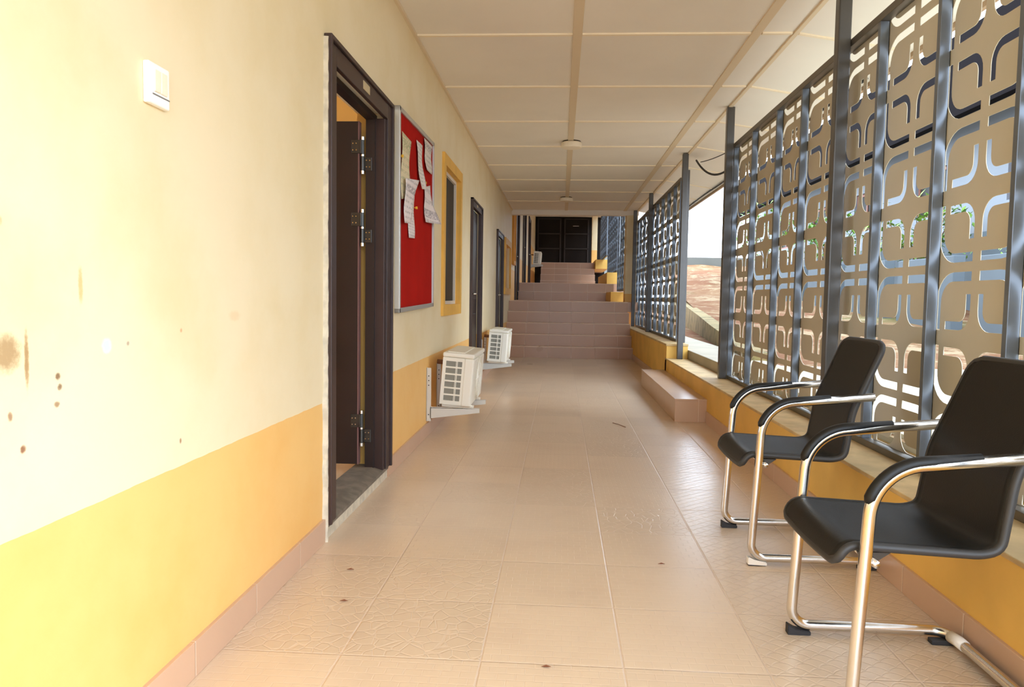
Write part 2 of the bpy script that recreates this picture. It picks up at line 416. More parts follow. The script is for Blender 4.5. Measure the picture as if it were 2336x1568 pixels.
# stairs
def flight(label, x0, x1, y0, z0, n, rise, run, bottom):
    r = thing('stair_flight', label, 'stairs', ((x0+x1)/2, y0, z0))
    for k in range(n):
        m = MB()
        m.box(x0, x1, y0+run*k, y0+run*(k+1) if k < n-1 else y0+run*(k+1)-.001, bottom, z0+rise*(k+1)-.012)
        s = m.build('step', M_STEP, r)
        m = MB(); m.box(x0, x1, y0+run*k-.003, y0+run*(k+1)-(.004 if k < n-1 else .001), z0+rise*(k+1)-.012, z0+rise*(k+1), .003)
        m.build('tread', M_TREAD, s)
    return r
flight('wide flight of brown tiled steps at the end of the lower corridor', WX+.002, 1.268, 13.0, 0, 5, .198, .3, -.1)
flight('short two-step tiled flight between the first and second landings', WX+.002, 1.2, 17.0, .99, 2, .2, .15, .9)
flight('narrow tiled flight below the dark gate, beside the farthest air conditioner', -.65, 1.06, 23.3, 1.39, 4, .2, .3, 1.2)
# stepped yellow kerbs under the upper screens
for (x0, y0, y1, z0, z1, lab) in ((1.02, 15.4, 16.95, .99, 1.19, 'yellow painted kerb block on the first landing under the upper screen'),
                            (1.06, 17.5, 21.5, 1.39, 1.66, 'yellow painted kerb block on the second landing, middle of the stepped three'),
                            (1.07, 23.6, 26.4, 2.0, 2.27, 'small yellow kerb block next to the highest steps')):
    m = MB(); m.box(x0, x0+.4, y0, y1, z0-.02, z1, .006); tag(m.build('kerb_block', M_PLINTH), lab, 'kerb', 'stepped kerb blocks')

# ------------------------------------------------------------------ room behind the open door
m = grid_wall(0, -4.3, -4.42, 1.9, 5.7, 0, 2.6, [(2.6, 4.6, .6, 2.3)]); struct(m.build('wall_room', M_ROOMW))  # unseen opening added in the back wall to let sky light in
m = MB(); m.box(-4.3, WX-.16, 5.5, 5.6, 0, 2.6); struct(m.build('wall_room', M_ROOMW))
m = MB(); m.box(-4.3, WX-.16, 1.8, 1.9, 0, 2.6); struct(m.build('wall_room', M_ROOMW))
m = MB(); m.box(-4.42, WX-.16, 1.8, 5.6, 2.6, 2.66); struct(m.build('ceiling', M_CEIL))
m = MB(); m.box(-4.42, WX-.16, 1.8, 5.6, -.05, .06); struct(m.build('floor', M_FLOOR))
# dark rooms behind the shut doors and windows are closed off by the doors themselves

# ------------------------------------------------------------------ door 1 (open)
d1 = bpy.data.objects.new('door_1', None); C.objects.link(d1); d1.location = (WX, 3.63, 0); d1['_o'] = (WX, 3.63, 0); struct(d1)
Y0, Y1, ZT = 3.055, 4.205, 2.115
def arch(y0, y1, zt, iy0, iy1, iz, zb=.07):
    """moulded architrave: flat band, raised outer bead, stepped inner lip"""
    m = MB()
    for (a, b, t0, t1) in ((0, .02, 0, .034), (.02, .105, 0, .022), (.105, 1, -.088, .012)):
        for side in (0, 1):
            w_ = (iy0-y0) if side == 0 else (y1-iy1)
            A, B = min(a, w_), min(b, w_)
            if B <= A: continue
            yy = (y0+A, y0+B) if side == 0 else (y1-B, y1-A)
            m.box(WX+t0, WX+t1, yy[0], yy[1], zb, zt-A, .003)
        h = zt-iz; A, B = min(a, h), min(b, h)
        if B > A: m.box(WX+t0, WX+t1, y0+min(b, iy0-y0), y1-min(b, y1-iy1), zt-B, zt-A, .003)
    return m
fr = arch(Y0, Y1, ZT, 3.19, 4.07, 2.012).build('door_frame', M_DOORF, d1)
m = MB(); m.box(WX-.09, WX-.04, 3.165, 3.20, .085, 2.03); m.box(WX-.09, WX-.04, 4.055, 4.10, .085, 2.03); m.box(WX-.09, WX-.04, 3.20, 4.055, 2.0, 2.03)
m.build('door_jamb', M_DOOR, d1)
m = MB(); m.box(WX-.16, WX-.09, 4.132, 4.1395, .085, 2.05); m.build('reveal', M_ROOMW, d1)
m = MB(); m.box(WX+.0215, WX+.024, 3.58, 3.70, 2.035, 2.075); o = m.build('sticker', M_STICK, d1); o['label'] = 'small beige sticker on the head of the frame'
# rough plaster edge left of the frame
m = MB(); random.seed(3)
pts = []; z = .0
while z < 2.10:
    pts.append(z); z += random.uniform(.02, .06)
pts.append(2.10)
t_ = bmesh.new(); rows = []
for z in pts:
    o_ = random.uniform(.004, .013) + (.008 if z < .6 else 0)
    rows.append([t_.verts.new((WX-.002, Y0-.002-o_, z)), t_.verts.new((WX+.018+random.uniform(-.004, .004), Y0-.002-o_*.4, z)), t_.verts.new((WX+.02, Y0+.003, z)), t_.verts.new((WX-.002, Y0+.003, z))])
for a, b in zip(rows, rows[1:]):
    for j in range(4): t_.faces.new((a[j], a[(j+1) % 4], b[(j+1) % 4], b[j]))
bmesh.ops.recalc_face_normals(t_, faces=t_.faces[:]); m.add(t_)
o = m.build('plaster_edge', M_PLASTER, d1); o['label'] = 'chipped white plaster along the frame'
m = MB(); m.prism([(WX-.16, .05), (WX+.01, .05), (WX+.01, .068), (WX-.05, .088), (WX-.16, .088)], 1, 3.06, 4.2); m.build('threshold', M_SILL, d1)
m = MB(); m.prism([(WX-.16, 0), (WX+.004, 0), (WX+.004, .05), (WX-.16, .05)], 1, 3.06, 4.2); o = m.build('door_step', M_PLASTER, d1)
# leaf swung into the room on the far jamb
lf = MB(); LX1 = WX-.118; LX0 = LX1-.86
lf.box(LX0, LX1-.004, 4.025, 4.065, .11, 1.985, .003)
for (za, zb) in ((.25, .85), (1.0, 1.8)):
    lf.box(LX0+.12, LX1-.14, 4.017, 4.027, za, zb, .006)
leaf = lf.build('door_leaf', M_DOOR, d1)
m = MB(); m.box(LX1-.006, LX1, 4.023, 4.067, .11, 1.985); m.build('leaf_edge', M_DOOREDGE, leaf)
for z in (.31, 1.415, 1.805):
    hx = WX-.104; hy = 4.040
    h = MB(); h.lathe([(.010, -.085), (.010, .085)], (hx, hy, z), 'z', 12); h.box(hx, WX-.055, 4.049, 4.0555, z-.08, z-.008, .002); h.box(hx-.055, hx, 4.018, 4.026, z+.008, z+.08, .002)
    hg = h.build('hinge', M_STEEL, d1)
    for (za, zb) in ((.082, .10), (-.005, .005), (-.10, -.082)):
        b = MB(); b.lathe([(.0108, z+za), (.0108, z+zb)], (hx, hy, 0), 'z', 12); b.build('hinge_cap', M_BRIGHT, hg)
    for dx in (.020, .038):
        for dz in (.025, .06):
            b = MB(); b.lathe([(.005, -.002), (.0035, -.005)], (hx+dx, 4.0495, z-dz), 'y', 8); b.build('screw', M_BRIGHT, hg)
            b = MB(); b.lathe([(.005, -.002), (.0035, -.005)], (hx-dx-.008, 4.0185, z+dz), 'y', 8); b.build('screw', M_BRIGHT, hg)

# shut doors along the corridor
def shut_door(name, y0, y1, zb, zt, depth=.03, handle_z=1.08, arch_w=.085):
    d = bpy.data.objects.new(name, None); C.objects.link(d); d.location = (WX, (y0+y1)/2, zb); d['_o'] = (WX, (y0+y1)/2, zb); struct(d)
    m = MB(); A = arch_w
    for (a, b, t1) in ((0, .02, .032), (.02, A, .02)):
        m.box(WX-.02, WX+t1, y0-A+a, y0-A+b, zb, zt+A-a, .003); m.box(WX-.02, WX+t1, y1+A-b, y1+A-a, zb, zt+A-a, .003)
        m.box(WX-.02, WX+t1, y0-A+a, y1+A-a, zt+A-b, zt+A-a, .003)
    m.build('door_frame', M_DOORF, d)
    m = MB(); m.box(WX-depth-.05, WX-depth, y0-.005, y1+.005, zb, zt+.005)
    for (u, v) in ((.06, .42), (.5, .94)):
        m.box(WX-depth-.002, WX-depth+.008, y0+.12, y1-.12, zb+(zt-zb)*u, zb+(zt-zb)*v, .005)
    lf = m.build('door_leaf', M_DOOR, d)
    m = MB(); hy = y0+.07; hz = zb+handle_z
    m.box(WX-depth+.002, WX-depth+.012, hy-.02, hy+.02, hz-.16, hz+.13, .004)
    m.tube(fillet([(WX-depth+.01, hy, hz), (WX+.055-depth+.02, hy, hz), (WX+.055-depth+.02, hy+.12, hz)], .015, 5), .010, 8)
    m.lathe([(.012, .012), (.012, .02)], (WX-depth, hy, hz-.10), 'x', 10)
    m.build('door_handle', M_BRIGHT, lf)
    m = MB(); m.box(WX+.0195, WX+.0215, y0+.35, y0+.45, zt+.03, zt+.06); m.build('sticker', M_STICK, d)
    return d
shut_door('door_2', 8.12, 8.98, 0, 2.03)
shut_door('door_3', 11.38, 12.36, 0, 1.99)
shut_door('door_4', 15.9, 17.0, .99, 3.1, handle_z=.93)
shut_door('door_5', 19.0, 20.2, 1.39, 3.5, handle_z=.93)
shut_door('door_6', 22.1, 23.2, 1.39, 3.35, handle_z=.93)

# windows with thick yellow surrounds
def window(name, y0, y1, z0, z1, band, mat, proud=.045, shut=None):
    r = bpy.data.objects.new(name, None); C.objects.link(r); r.location = (WX, (y0+y1)/2, z0); r['_o'] = (WX, (y0+y1)/2, z0); struct(r)
    m = grid_wall(0, WX+proud, WX-.12, y0, y1, z0, z1, [(y0+band, y1-band, z0+band, z1-band)])
    m.build('window_surround', mat, r)
    a, b, c, d = y0+band, y1-band, z0+band, z1-band
    g = WX-.045
    if shut is None:
        m = grid_wall(0, g+.02, g-.02, a-.002, b+.002, c-.002, d+.002, [(a+.022, b-.022, c+.03, d-.03)]); f = m.build('window_frame', M_WHITEALU, r)
        m = MB(); m.box(g-.006, g-.001, a+.03, b-.03, c+.03, d-.03); m.build('pane', M_BGLASS, f)
        m = MB(); m.box(g-.25, g-.2, a-.2, b+.2, c-.2, d+.2); m.build('window_back', M_BDARK, r)
    else:
        m = MB(); m.box(g-.02, g, a-.002, b+.002, c-.002, d+.002); m.build('shutter', shut, r)
    return r
window('window_1', 6.10, 7.21, .885, 2.225, .093, M_YEL, .022)
window('window_2', 12.85, 14.30, 1.10, 2.08, .11, M_YEL, .03, M_ORANGE)
window('window_3', 14.80, 15.40, 1.70, 3.30, .08, M_ORANGE, .05, M_ORANGE)

# ------------------------------------------------------------------ light switch
r = thing('light_switch', 'white double rocker light switch on the cream wall left of the open door', 'light switch', (WX, 1.76, 1.493))
m = MB(); m.box(WX, WX+.016, 1.715, 1.808, 1.493, 1.59, .004, 3); m.build('plate', M_PLASTIC, r)
m = MB(); m.box(WX+.014, WX+.020, 1.735, 1.762, 1.523, 1.575, .002); m.build('rocker', M_ROCK, r)
m = MB(); m.box(WX+.014, WX+.020, 1.764, 1.792, 1.523, 1.575, .002); m.build('rocker', M_ROCK, r)
m = MB(); m.box(WX+.0155, WX+.017, 1.73, 1.806, 1.515, 1.518); m.build('seam', M_GREYLINE, r)

# ------------------------------------------------------------------ notice board and its papers
BY0, BY1, BZ0, BZ1 = 4.372, 5.555, .958, 2.165
nb = thing('notice_board', 'red felt notice board with silver frame between open door and yellow window', 'notice board', (WX, (BY0+BY1)/2, BZ0))
m = MB(); m.box(WX, WX+.022, BY0+.01, BY1-.01, BZ0+.01, BZ1-.01); m.build('felt_panel', M_FELT, nb)
m = MB()
m.box(WX, WX+.034, BY0, BY0+.028, BZ0, BZ1, .003); m.box(WX, WX+.034, BY1-.028, BY1, BZ0, BZ1, .003)
m.box(WX, WX+.034, BY0, BY1, BZ0, BZ0+.028, .003); m.box(WX, WX+.034, BY0, BY1, BZ1-.028, BZ1, .003)
m.build('board_frame', M_ALU, nb)
nb.rotation_euler.x = math.radians(1.2)

def paper_mat(name, base, ink, lines, y0, z0, z1, head=None):
    t = NT(name, .8, 0, .2); X = t.xyz()
    v = t.math('FRACT', t.math('MULTIPLY', t.math('SUBTRACT', X[2], z0), lines))
    on = t.math('MULTIPLY', t.math('LESS_THAN', v, .42), t.math('GREATER_THAN', t.noise(60, 2), .47))
    on = t.math('MULTIPLY', on, .32)
    if head:
        hd = t.math('MULTIPLY', t.math('GREATER_THAN', X[2], z1-head[0]), t.math('LESS_THAN', X[2], z1-head[1]))
        on = t.math('MAXIMUM', on, t.math('MULTIPLY', t.math('MULTIPLY', hd, .6), t.math('GREATER_THAN', t.noise(80, 2), .5)))
    t.color(t.mix(on, lin(base), lin(ink))); return t.m
def paper(label, c, mat, curl, off=.026, sheets=False):
    """c: four wall corners (y, z) top-left, top-right, bottom-right, bottom-left; curl: how far each corner lifts"""
    bm = bmesh.new(); N = 8; g = []
    for i in range(N+1):
        row = []
        for j in range(N+1):
            u, v = j/N, i/N
            y = (c[0][0]*(1-u)+c[1][0]*u)*(1-v)+(c[3][0]*(1-u)+c[2][0]*u)*v
            z = (c[0][1]*(1-u)+c[1][1]*u)*(1-v)+(c[3][1]*(1-u)+c[2][1]*u)*v
            lift = (curl[0]*(1-u)**2+curl[1]*u**2)*(1-v)**2+(curl[3]*(1-u)**2+curl[2]*u**2)*v**2+.004*math.sin(v*7+u*2)+.005
            row.append(bm.verts.new((WX+off+lift, y, z)))
        g.append(row)
    for i in range(N):
        for j in range(N):
            f = bm.faces.new((g[i][j], g[i+1][j], g[i+1][j+1], g[i][j+1])); f.smooth = True
    m = MB(); m.add(bm, True)
    o = m.build('notice_paper', mat); tag(o, label, 'paper', 'papers on the notice board')
    s = o.modifiers.new('thickness', 'SOLIDIFY'); s.thickness = .0008
    return o
W_ = (234, 226, 226); G_ = (96, 92, 100)
paper('long cream paper with green heading at the left edge of the red board', [(4.42, 2.02), (4.63, 2.0), (4.62, 1.66), (4.41, 1.62)], paper_mat('cream notice', (226, 214, 180), (120, 140, 92), 24, 4.4, 1.62, 2.02, (.09, .03)), (.0, .01, .012, .0))
paper('narrow list sheet pinned at top centre of the red board', [(4.86, 2.06), (5.05, 2.06), (5.07, 1.77), (4.95, 1.76)], paper_mat('list notice', (226, 220, 216), G_, 40, 4.8, 1.76, 2.06), (.0, .0, .03, .02))
paper('printed sheet with bold heading in the top right corner of the board', [(5.13, 2.13), (5.43, 2.13), (5.43, 1.93), (5.17, 1.92)], paper_mat('headed notice', (222, 214, 206), G_, 28, 5.1, 1.92, 2.13, (.05, .02)), (.0, .0, .0, .012))
paper('tilted white sheet overlapping the cream paper on the board', [(4.45, 1.75), (4.80, 1.79), (4.56, 1.49), (4.40, 1.48)], paper_mat('tilted notice', W_, G_, 30, 4.4, 1.48, 1.78, (.10, .06)), (.0, .012, .006, .004), .043)
paper('lowest narrow white timetable sheet on the board, beside the tilted sheet', [(4.63, 1.67), (4.80, 1.71), (4.81, 1.42), (4.63, 1.41)], paper_mat('timetable notice', W_, (130, 128, 128), 55, 4.6, 1.41, 1.7), (.0, .0, .002, .001), .0255)
paper('creased white sheet hanging over the right edge of the board', [(5.15, 1.80), (5.36, 1.84), (5.52, 1.58), (5.15, 1.56)], paper_mat('creased notice', W_, (110, 104, 118), 14, 5.1, 1.56, 1.82, (.22, .16)), (.0, .0, .06, .01))
for (y, z, lab) in ((4.84, 1.62, 'yellow push pin right of the timetable sheet on the board'), (4.40, 1.87, 'pale push pin by the left frame of the board'), (5.16, 1.83, 'yellow push pin above the creased sheet')):
    m = MB(); m.lathe([(.003, .02), (.005, .03), (.009, .034), (.009, .044)], (WX, y, z), 'x', 10); tag(m.build('push_pin', M_PIN), lab, 'pin', 'push pins on the notice board')

# ------------------------------------------------------------------ air conditioners on wall brackets
def make_ac(label, loc, tilt):
    r = thing('air_conditioner', label, 'air conditioner', (0, 0, 0), 'outdoor air conditioner units')
    D, Lh, H = .24, .76, .405
    m = MB(); m.box(.006, D-.03, .02, Lh, .012, H-.03, .012, 3); m.box(.03, .21, .014, .02, .03, H-.04); body = m.build('casing', M_AC, r)
    m = MB(); m.box(0, D, 0, Lh+.005, H-.035, H, .012, 3); m.box(.03, D-.08, .05, Lh-.05, H-.003, H+.006, .004); m.build('top_cover', M_AC, r)
    m = MB(); m.box(.012, .2, .006, .018, .025, H-.045); m.build('coil', M_COIL, r)
    holes = []
    for k in range(6):
        z0 = .042+k*.052
        holes.append((.030, .105, z0, z0+.040)); holes.append((.109, .113, z0+.002, z0+.038)); holes.append((.118, .152, z0, z0+.040))
    g = grid_wall(1, 0, .008, .004, .168, .012, H-.036, holes); g.build('side_grille', M_AC, r)
    m = MB(); m.box(.166, D-.002, 0, .05, .006, H-.036, .012, 3); m.build('corner_panel', M_AC, r)
    m = MB(); m.box(D-.035, D, .02, Lh-.02, .012, H-.04, .01, 2); fp = m.build('front_panel', M_AC, r)
    m = MB()
    for rr in (.05, .08, .11, .14, .165):
        m.tube([(D+.012, .34+rr*math.cos(a*math.pi/16), .215+rr*math.sin(a*math.pi/16)-.015) for a in range(32)], .003, 6, True)
    for a in range(12):
        c_, s_ = math.cos(a*math.pi/6), math.sin(a*math.pi/6)
        m.tube([(D+.012, .34+.02*c_, .20+.02*s_), (D+.014, .34+.12*c_, .20+.12*s_), (D-.002, .34+.165*c_, .20+.165*s_)], .003, 6)
    m.lathe([(.03, .008), (.026, .016)], (D, .34, .20), 'x', 16)
    m.build('fan_guard', M_AC, fp)
    for yy in (.03, .5):
        m = MB(); m.box(.02, .26, yy, yy+.05, -.012, .014, .003); m.build('foot', M_AC, r)
    m = MB(); m.tube(fillet([(.012, .3, .30), (-.05, .3, .30), (-.085, .3, .30)], .01, 3), .018, 10); o = m.build('pipe', M_PIPE, r); o['label'] = 'brown lagged pipe into the wall'
    r.location = loc; r.rotation_euler.y = tilt
    return r
def bracket(label, y, zb, sub=0.0):
    r = thing('wall_bracket', label, 'bracket', (WX, y, zb), 'air conditioner brackets')
    m = MB(); m.box(WX, WX+.036, y-.003, y+.001, zb, zb+.40, .0008); m.box(WX, WX+.004, y-.003, y+.035, zb, zb+.40, .001); u = m.build('wall_plate', M_BRKT, r)
    for dz in (.05, .27, .305, .34):
        m = MB(); m.lathe([(.0045, -.0032), (.0045, -.0045)], (WX+.018, y, zb+dz), 'y', 8); m.build('bolt_hole', M_HOLE, u)
    m = MB(); m.prism([(WX+.03, zb+.022), (WX+.03, zb+.11), (WX+.40, zb+.10), (WX+.40, zb+.072)], 1, y-.003, y+.001); m.box(WX+.03, WX+.40, y-.003, y+.034, zb+.10, zb+.104); m.build('arm', M_BRKT, r)
    return r
ac = make_ac('off-white outdoor air conditioner on wall brackets just past the yellow framed window, nearest one', (-.905, 5.55, .226), .075)
bracket('pale slotted wall bracket under the near end of the nearest air conditioner', 5.47, .115)
bracket('pale wall bracket partly hidden behind the nearest air conditioner', 5.93, .115)
dup(ac, (-.905, 9.2, .245), 'off-white outdoor air conditioner hanging between the two middle doors, second along the corridor')
bracket('pale wall bracket under the second air conditioner, near end', 9.1, .128)
bracket('pale wall bracket behind the second air conditioner, far end', 9.6, .128)
a3 = dup(ac, (-.90, 23.5, 2.10), 'small far off-white air conditioner beside the dark gate above the stairs')
bracket('grey wall bracket under the farthest air conditioner', 23.45, 1.98)
bracket('second grey wall bracket behind the farthest air conditioner', 23.9, 1.98)

# ------------------------------------------------------------------ ceiling lamps
for (x, y, lab) in ((.085, 8.24, 'round cream ceiling lamp, the nearer of the two on the centre batten'), (.06, 12.75, 'round cream ceiling lamp close to the stairs, farther of the two')):
    r = thing('ceiling_lamp', lab, 'ceiling lamp', (x, y, CZ), 'round ceiling lamps')
    m = MB(); m.lathe([(.098, CZ-.012), (.098, CZ)], (x, y, 0), 'z', 32); m.build('base', M_LAMPD, r)
    m = MB(); m.lathe([(.085, CZ-.075), (.108, CZ-.070), (.113, CZ-.055), (.113, CZ-.026), (.106, CZ-.014)], (x, y, 0), 'z', 40); m.build('cover', M_LAMP, r)

# ------------------------------------------------------------------ laser-cut screens
def strip(path, t):
    """offset a centre line both ways into a closed outline"""
    P = [Vector((p[0], p[1], 0)) for p in path]; L, R = [], []
    for i in range(len(P)):
        a = P[max(0, i-1)]; b = P[min(len(P)-1, i+1)]; d = (b-a).normalized(); n = Vector((-d.y, d.x, 0))
        L.append(P[i]+n*t/2); R.append(P[i]-n*t/2)
    return [(p.x, p.y) for p in L+R[::-1]]
def panel_mesh(y0, y1, z0, z1, ring_top, period, hw_pad=.012):
    """sheet from y0..y1, z0..z1 cut with rows of rounded squares, each holding four hooked slots"""
    cu = bpy.data.curves.new('cut', 'CURVE'); cu.dimensions = '2D'; cu.fill_mode = 'BOTH'; cu.extrude = .0012; cu.resolution_u = 1
    def spline(pts):
        s = cu.splines.new('POLY'); s.points.add(len(pts)-1)
        for p, q in zip(s.points, pts): p.co = (q[0], q[1], 0, 1)
        s.use_cyclic_u = True
    spline([(y0, z0), (y1, z0), (y1, z1), (y0, z1)])
    yc = (y0+y1)/2; Wd = (y1-y0)/2-hw_pad; Hh = period/2-.019; t = .036; sx = Wd/.262
    n0 = int((z0-ring_top)/period)-2
    def clip(path):
        lo, hi = z0+.022, z1-.022
        out = []
        for i, p in enumerate(path):
            if lo <= p[1] <= hi:
                if not out and i and not (lo <= path[i-1][1] <= hi):
                    q = path[i-1]; b_ = lo if q[1] < lo else hi; f = (b_-q[1])/(p[1]-q[1]); out.append((q[0]+(p[0]-q[0])*f, b_))
                out.append(p)
            elif out:
                q = path[i-1]; b_ = lo if p[1] < lo else hi; f = (b_-q[1])/(p[1]-q[1]) if p[1] != q[1] else 0; out.append((q[0]+(p[0]-q[0])*f, b_)); break
        if len(out) < 2: return None
        L = sum(math.dist(a, b) for a, b in zip(out, out[1:]))
        return out if L > .03 else None
    for k in range(n0, n0+14):
        zc = ring_top-Hh+k*period
        if zc-Hh > z1 or zc+Hh < z0: continue
        for sy in (-1, 1):
            for sz in (-1, 1):
                ring = fillet([(.027, Hh-t/2, 0), (Wd-t*.4, Hh-t/2, 0), (Wd-t*.4, .03, 0)], .115, 7)
                hook = fillet([(.040*sx, Hh-t-.05, 0), (.040*sx, .052, 0), (Wd-.072, .052, 0)], .07, 6)
                for pth, th in ((ring, t), (hook, .033)):
                    p2 = clip([(yc+sy*p.x, zc+sz*p.y) for p in pth])
                    if p2: spline(strip(p2, th))
    ob = bpy.data.objects.new('cut', cu); C.objects.link(ob)
    dg = bpy.context.evaluated_depsgraph_get(); dg.update()
    me = bpy.data.meshes.new_from_object(ob.evaluated_get(dg))
    bpy.data.objects.remove(ob); bpy.data.curves.remove(cu)
    return me
def screen(label, x, ys, z0, z1, ring_top, period, rail=.032, bar=(.045, .028)):
    r = thing('metal_screen', label, 'screen', (x, (ys[0]+ys[-1])/2, z0)); r['_o'] = (x, (ys[0]+ys[-1])/2, z0)
    m = MB(); m.box(x-.002, x+bar[0], ys[0], ys[-1]+bar[1], z0, z0+rail, .002); m.build('bottom_rail', M_RAIL, r)
    m = MB(); m.box(x-.002, x+bar[0], ys[0], ys[-1]+bar[1], z1-rail*1.2, z1, .002); m.build('top_rail', M_RAIL, r)
    for y in ys:
        m = MB(); m.box(x, x+bar[0]-.003, y, y+bar[1], z0+rail, z1-rail*1.2, .002); m.build('upright', M_FENCE, r)
    for a, b in zip(ys, ys[1:]):
        me = panel_mesh(a+.004, b+bar[1]-.004, z0+.004, z1-.01, ring_top, period)
        # curve plane (y, z) -> world, at the outer side of the bars
        me.transform(Matrix(((0, 0, 1, x+bar[0]+.0015), (1, 0, 0, 0), (0, 1, 0, 0), (0, 0, 0, 1))))
        me.transform(Matrix.Translation(-Vector(r['_o'])))
        me.name = 'panel'; me.materials.clear(); me.materials.append(M_PANEL)
        o = bpy.data.objects.new('panel', me); C.objects.link(o); o.parent = r
    return r
FX = 1.495
screen('long blue-grey steel screen of taupe cut-out panels behind the two chairs', FX, [1.42, 2.0, 2.60, 3.157, 3.742, 4.26, 4.89, 5.44, 6.11, 6.74], .353, 2.43, .615, .56)
screen('backlit metal screen on the yellow wall between the opening and the stairs', 1.45, [9.44, 9.98, 10.55, 11.15, 11.75, 12.35, 12.95, 13.55, 14.15, 14.62], .527, 2.56, .76, .54)
screen('blue-grey metal screen on the first landing, beside the pillar', 1.27, [15.3, 15.9, 16.5, 17.1], 1.21, 3.9, 1.5, .54)
screen('far blue-grey metal screen on the second landing', 1.285, [17.5, 18.1, 18.7, 19.3, 19.9, 20.5, 21.1], 1.68, 3.98, 1.95, .54)
screen('farthest metal screen, highest up the stepped corridor', 1.30, [21.9, 22.5, 23.1, 23.7, 24.3, 24.9, 25.5], 2.29, 4.0, 2.55, .54)

def post(label, x, y, zb, zt, s=.066, mat=M_POST):
    m = MB(); m.box(x-s/2, x+s/2, y-s/2, y+s/2, zb, zt, .007, 3); tag(m.build('steel_post', mat), label, 'post', 'steel roof posts')
post('tall dark steel post rising past the screen top behind the far chair', 1.455, 4.12, .352, CZ-.01)
post('dark steel post at the far end of the near screen, right of the gap', 1.455, 6.76, .352, CZ-.01)
post('dark steel post standing left of the bright gap', 1.412, 8.87, .352, CZ-.01)
post('dark steel post halfway along the backlit screen', 1.412, 12.15, .525, CZ-.01)
post('thin dark steel post at the stair end of the backlit screen', 1.395, 14.5, .525, CZ-.01)
post('short dark steel post doubled beside the post left of the gap', 1.505, 9.25, .525, 2.62, .05)
post('dark steel end post of the near screen beside the entrance', 1.45, 1.40, .352, CZ-.01)

# tiled block step up to the opening
r = thing('step_block', 'beige tiled block step below the gap between the two screens', 'step', (1.14, 7.75, 0))
m = MB(); m.box(1.0, 1.272, 6.45, 9.1, 0, .185, .002); m.build('block_side', M_BLOCK, r)
m = MB(); m.box(.997, 1.275, 6.445, 9.105, .185, .2, .002); m.build('block_top', M_BLOCK, r)

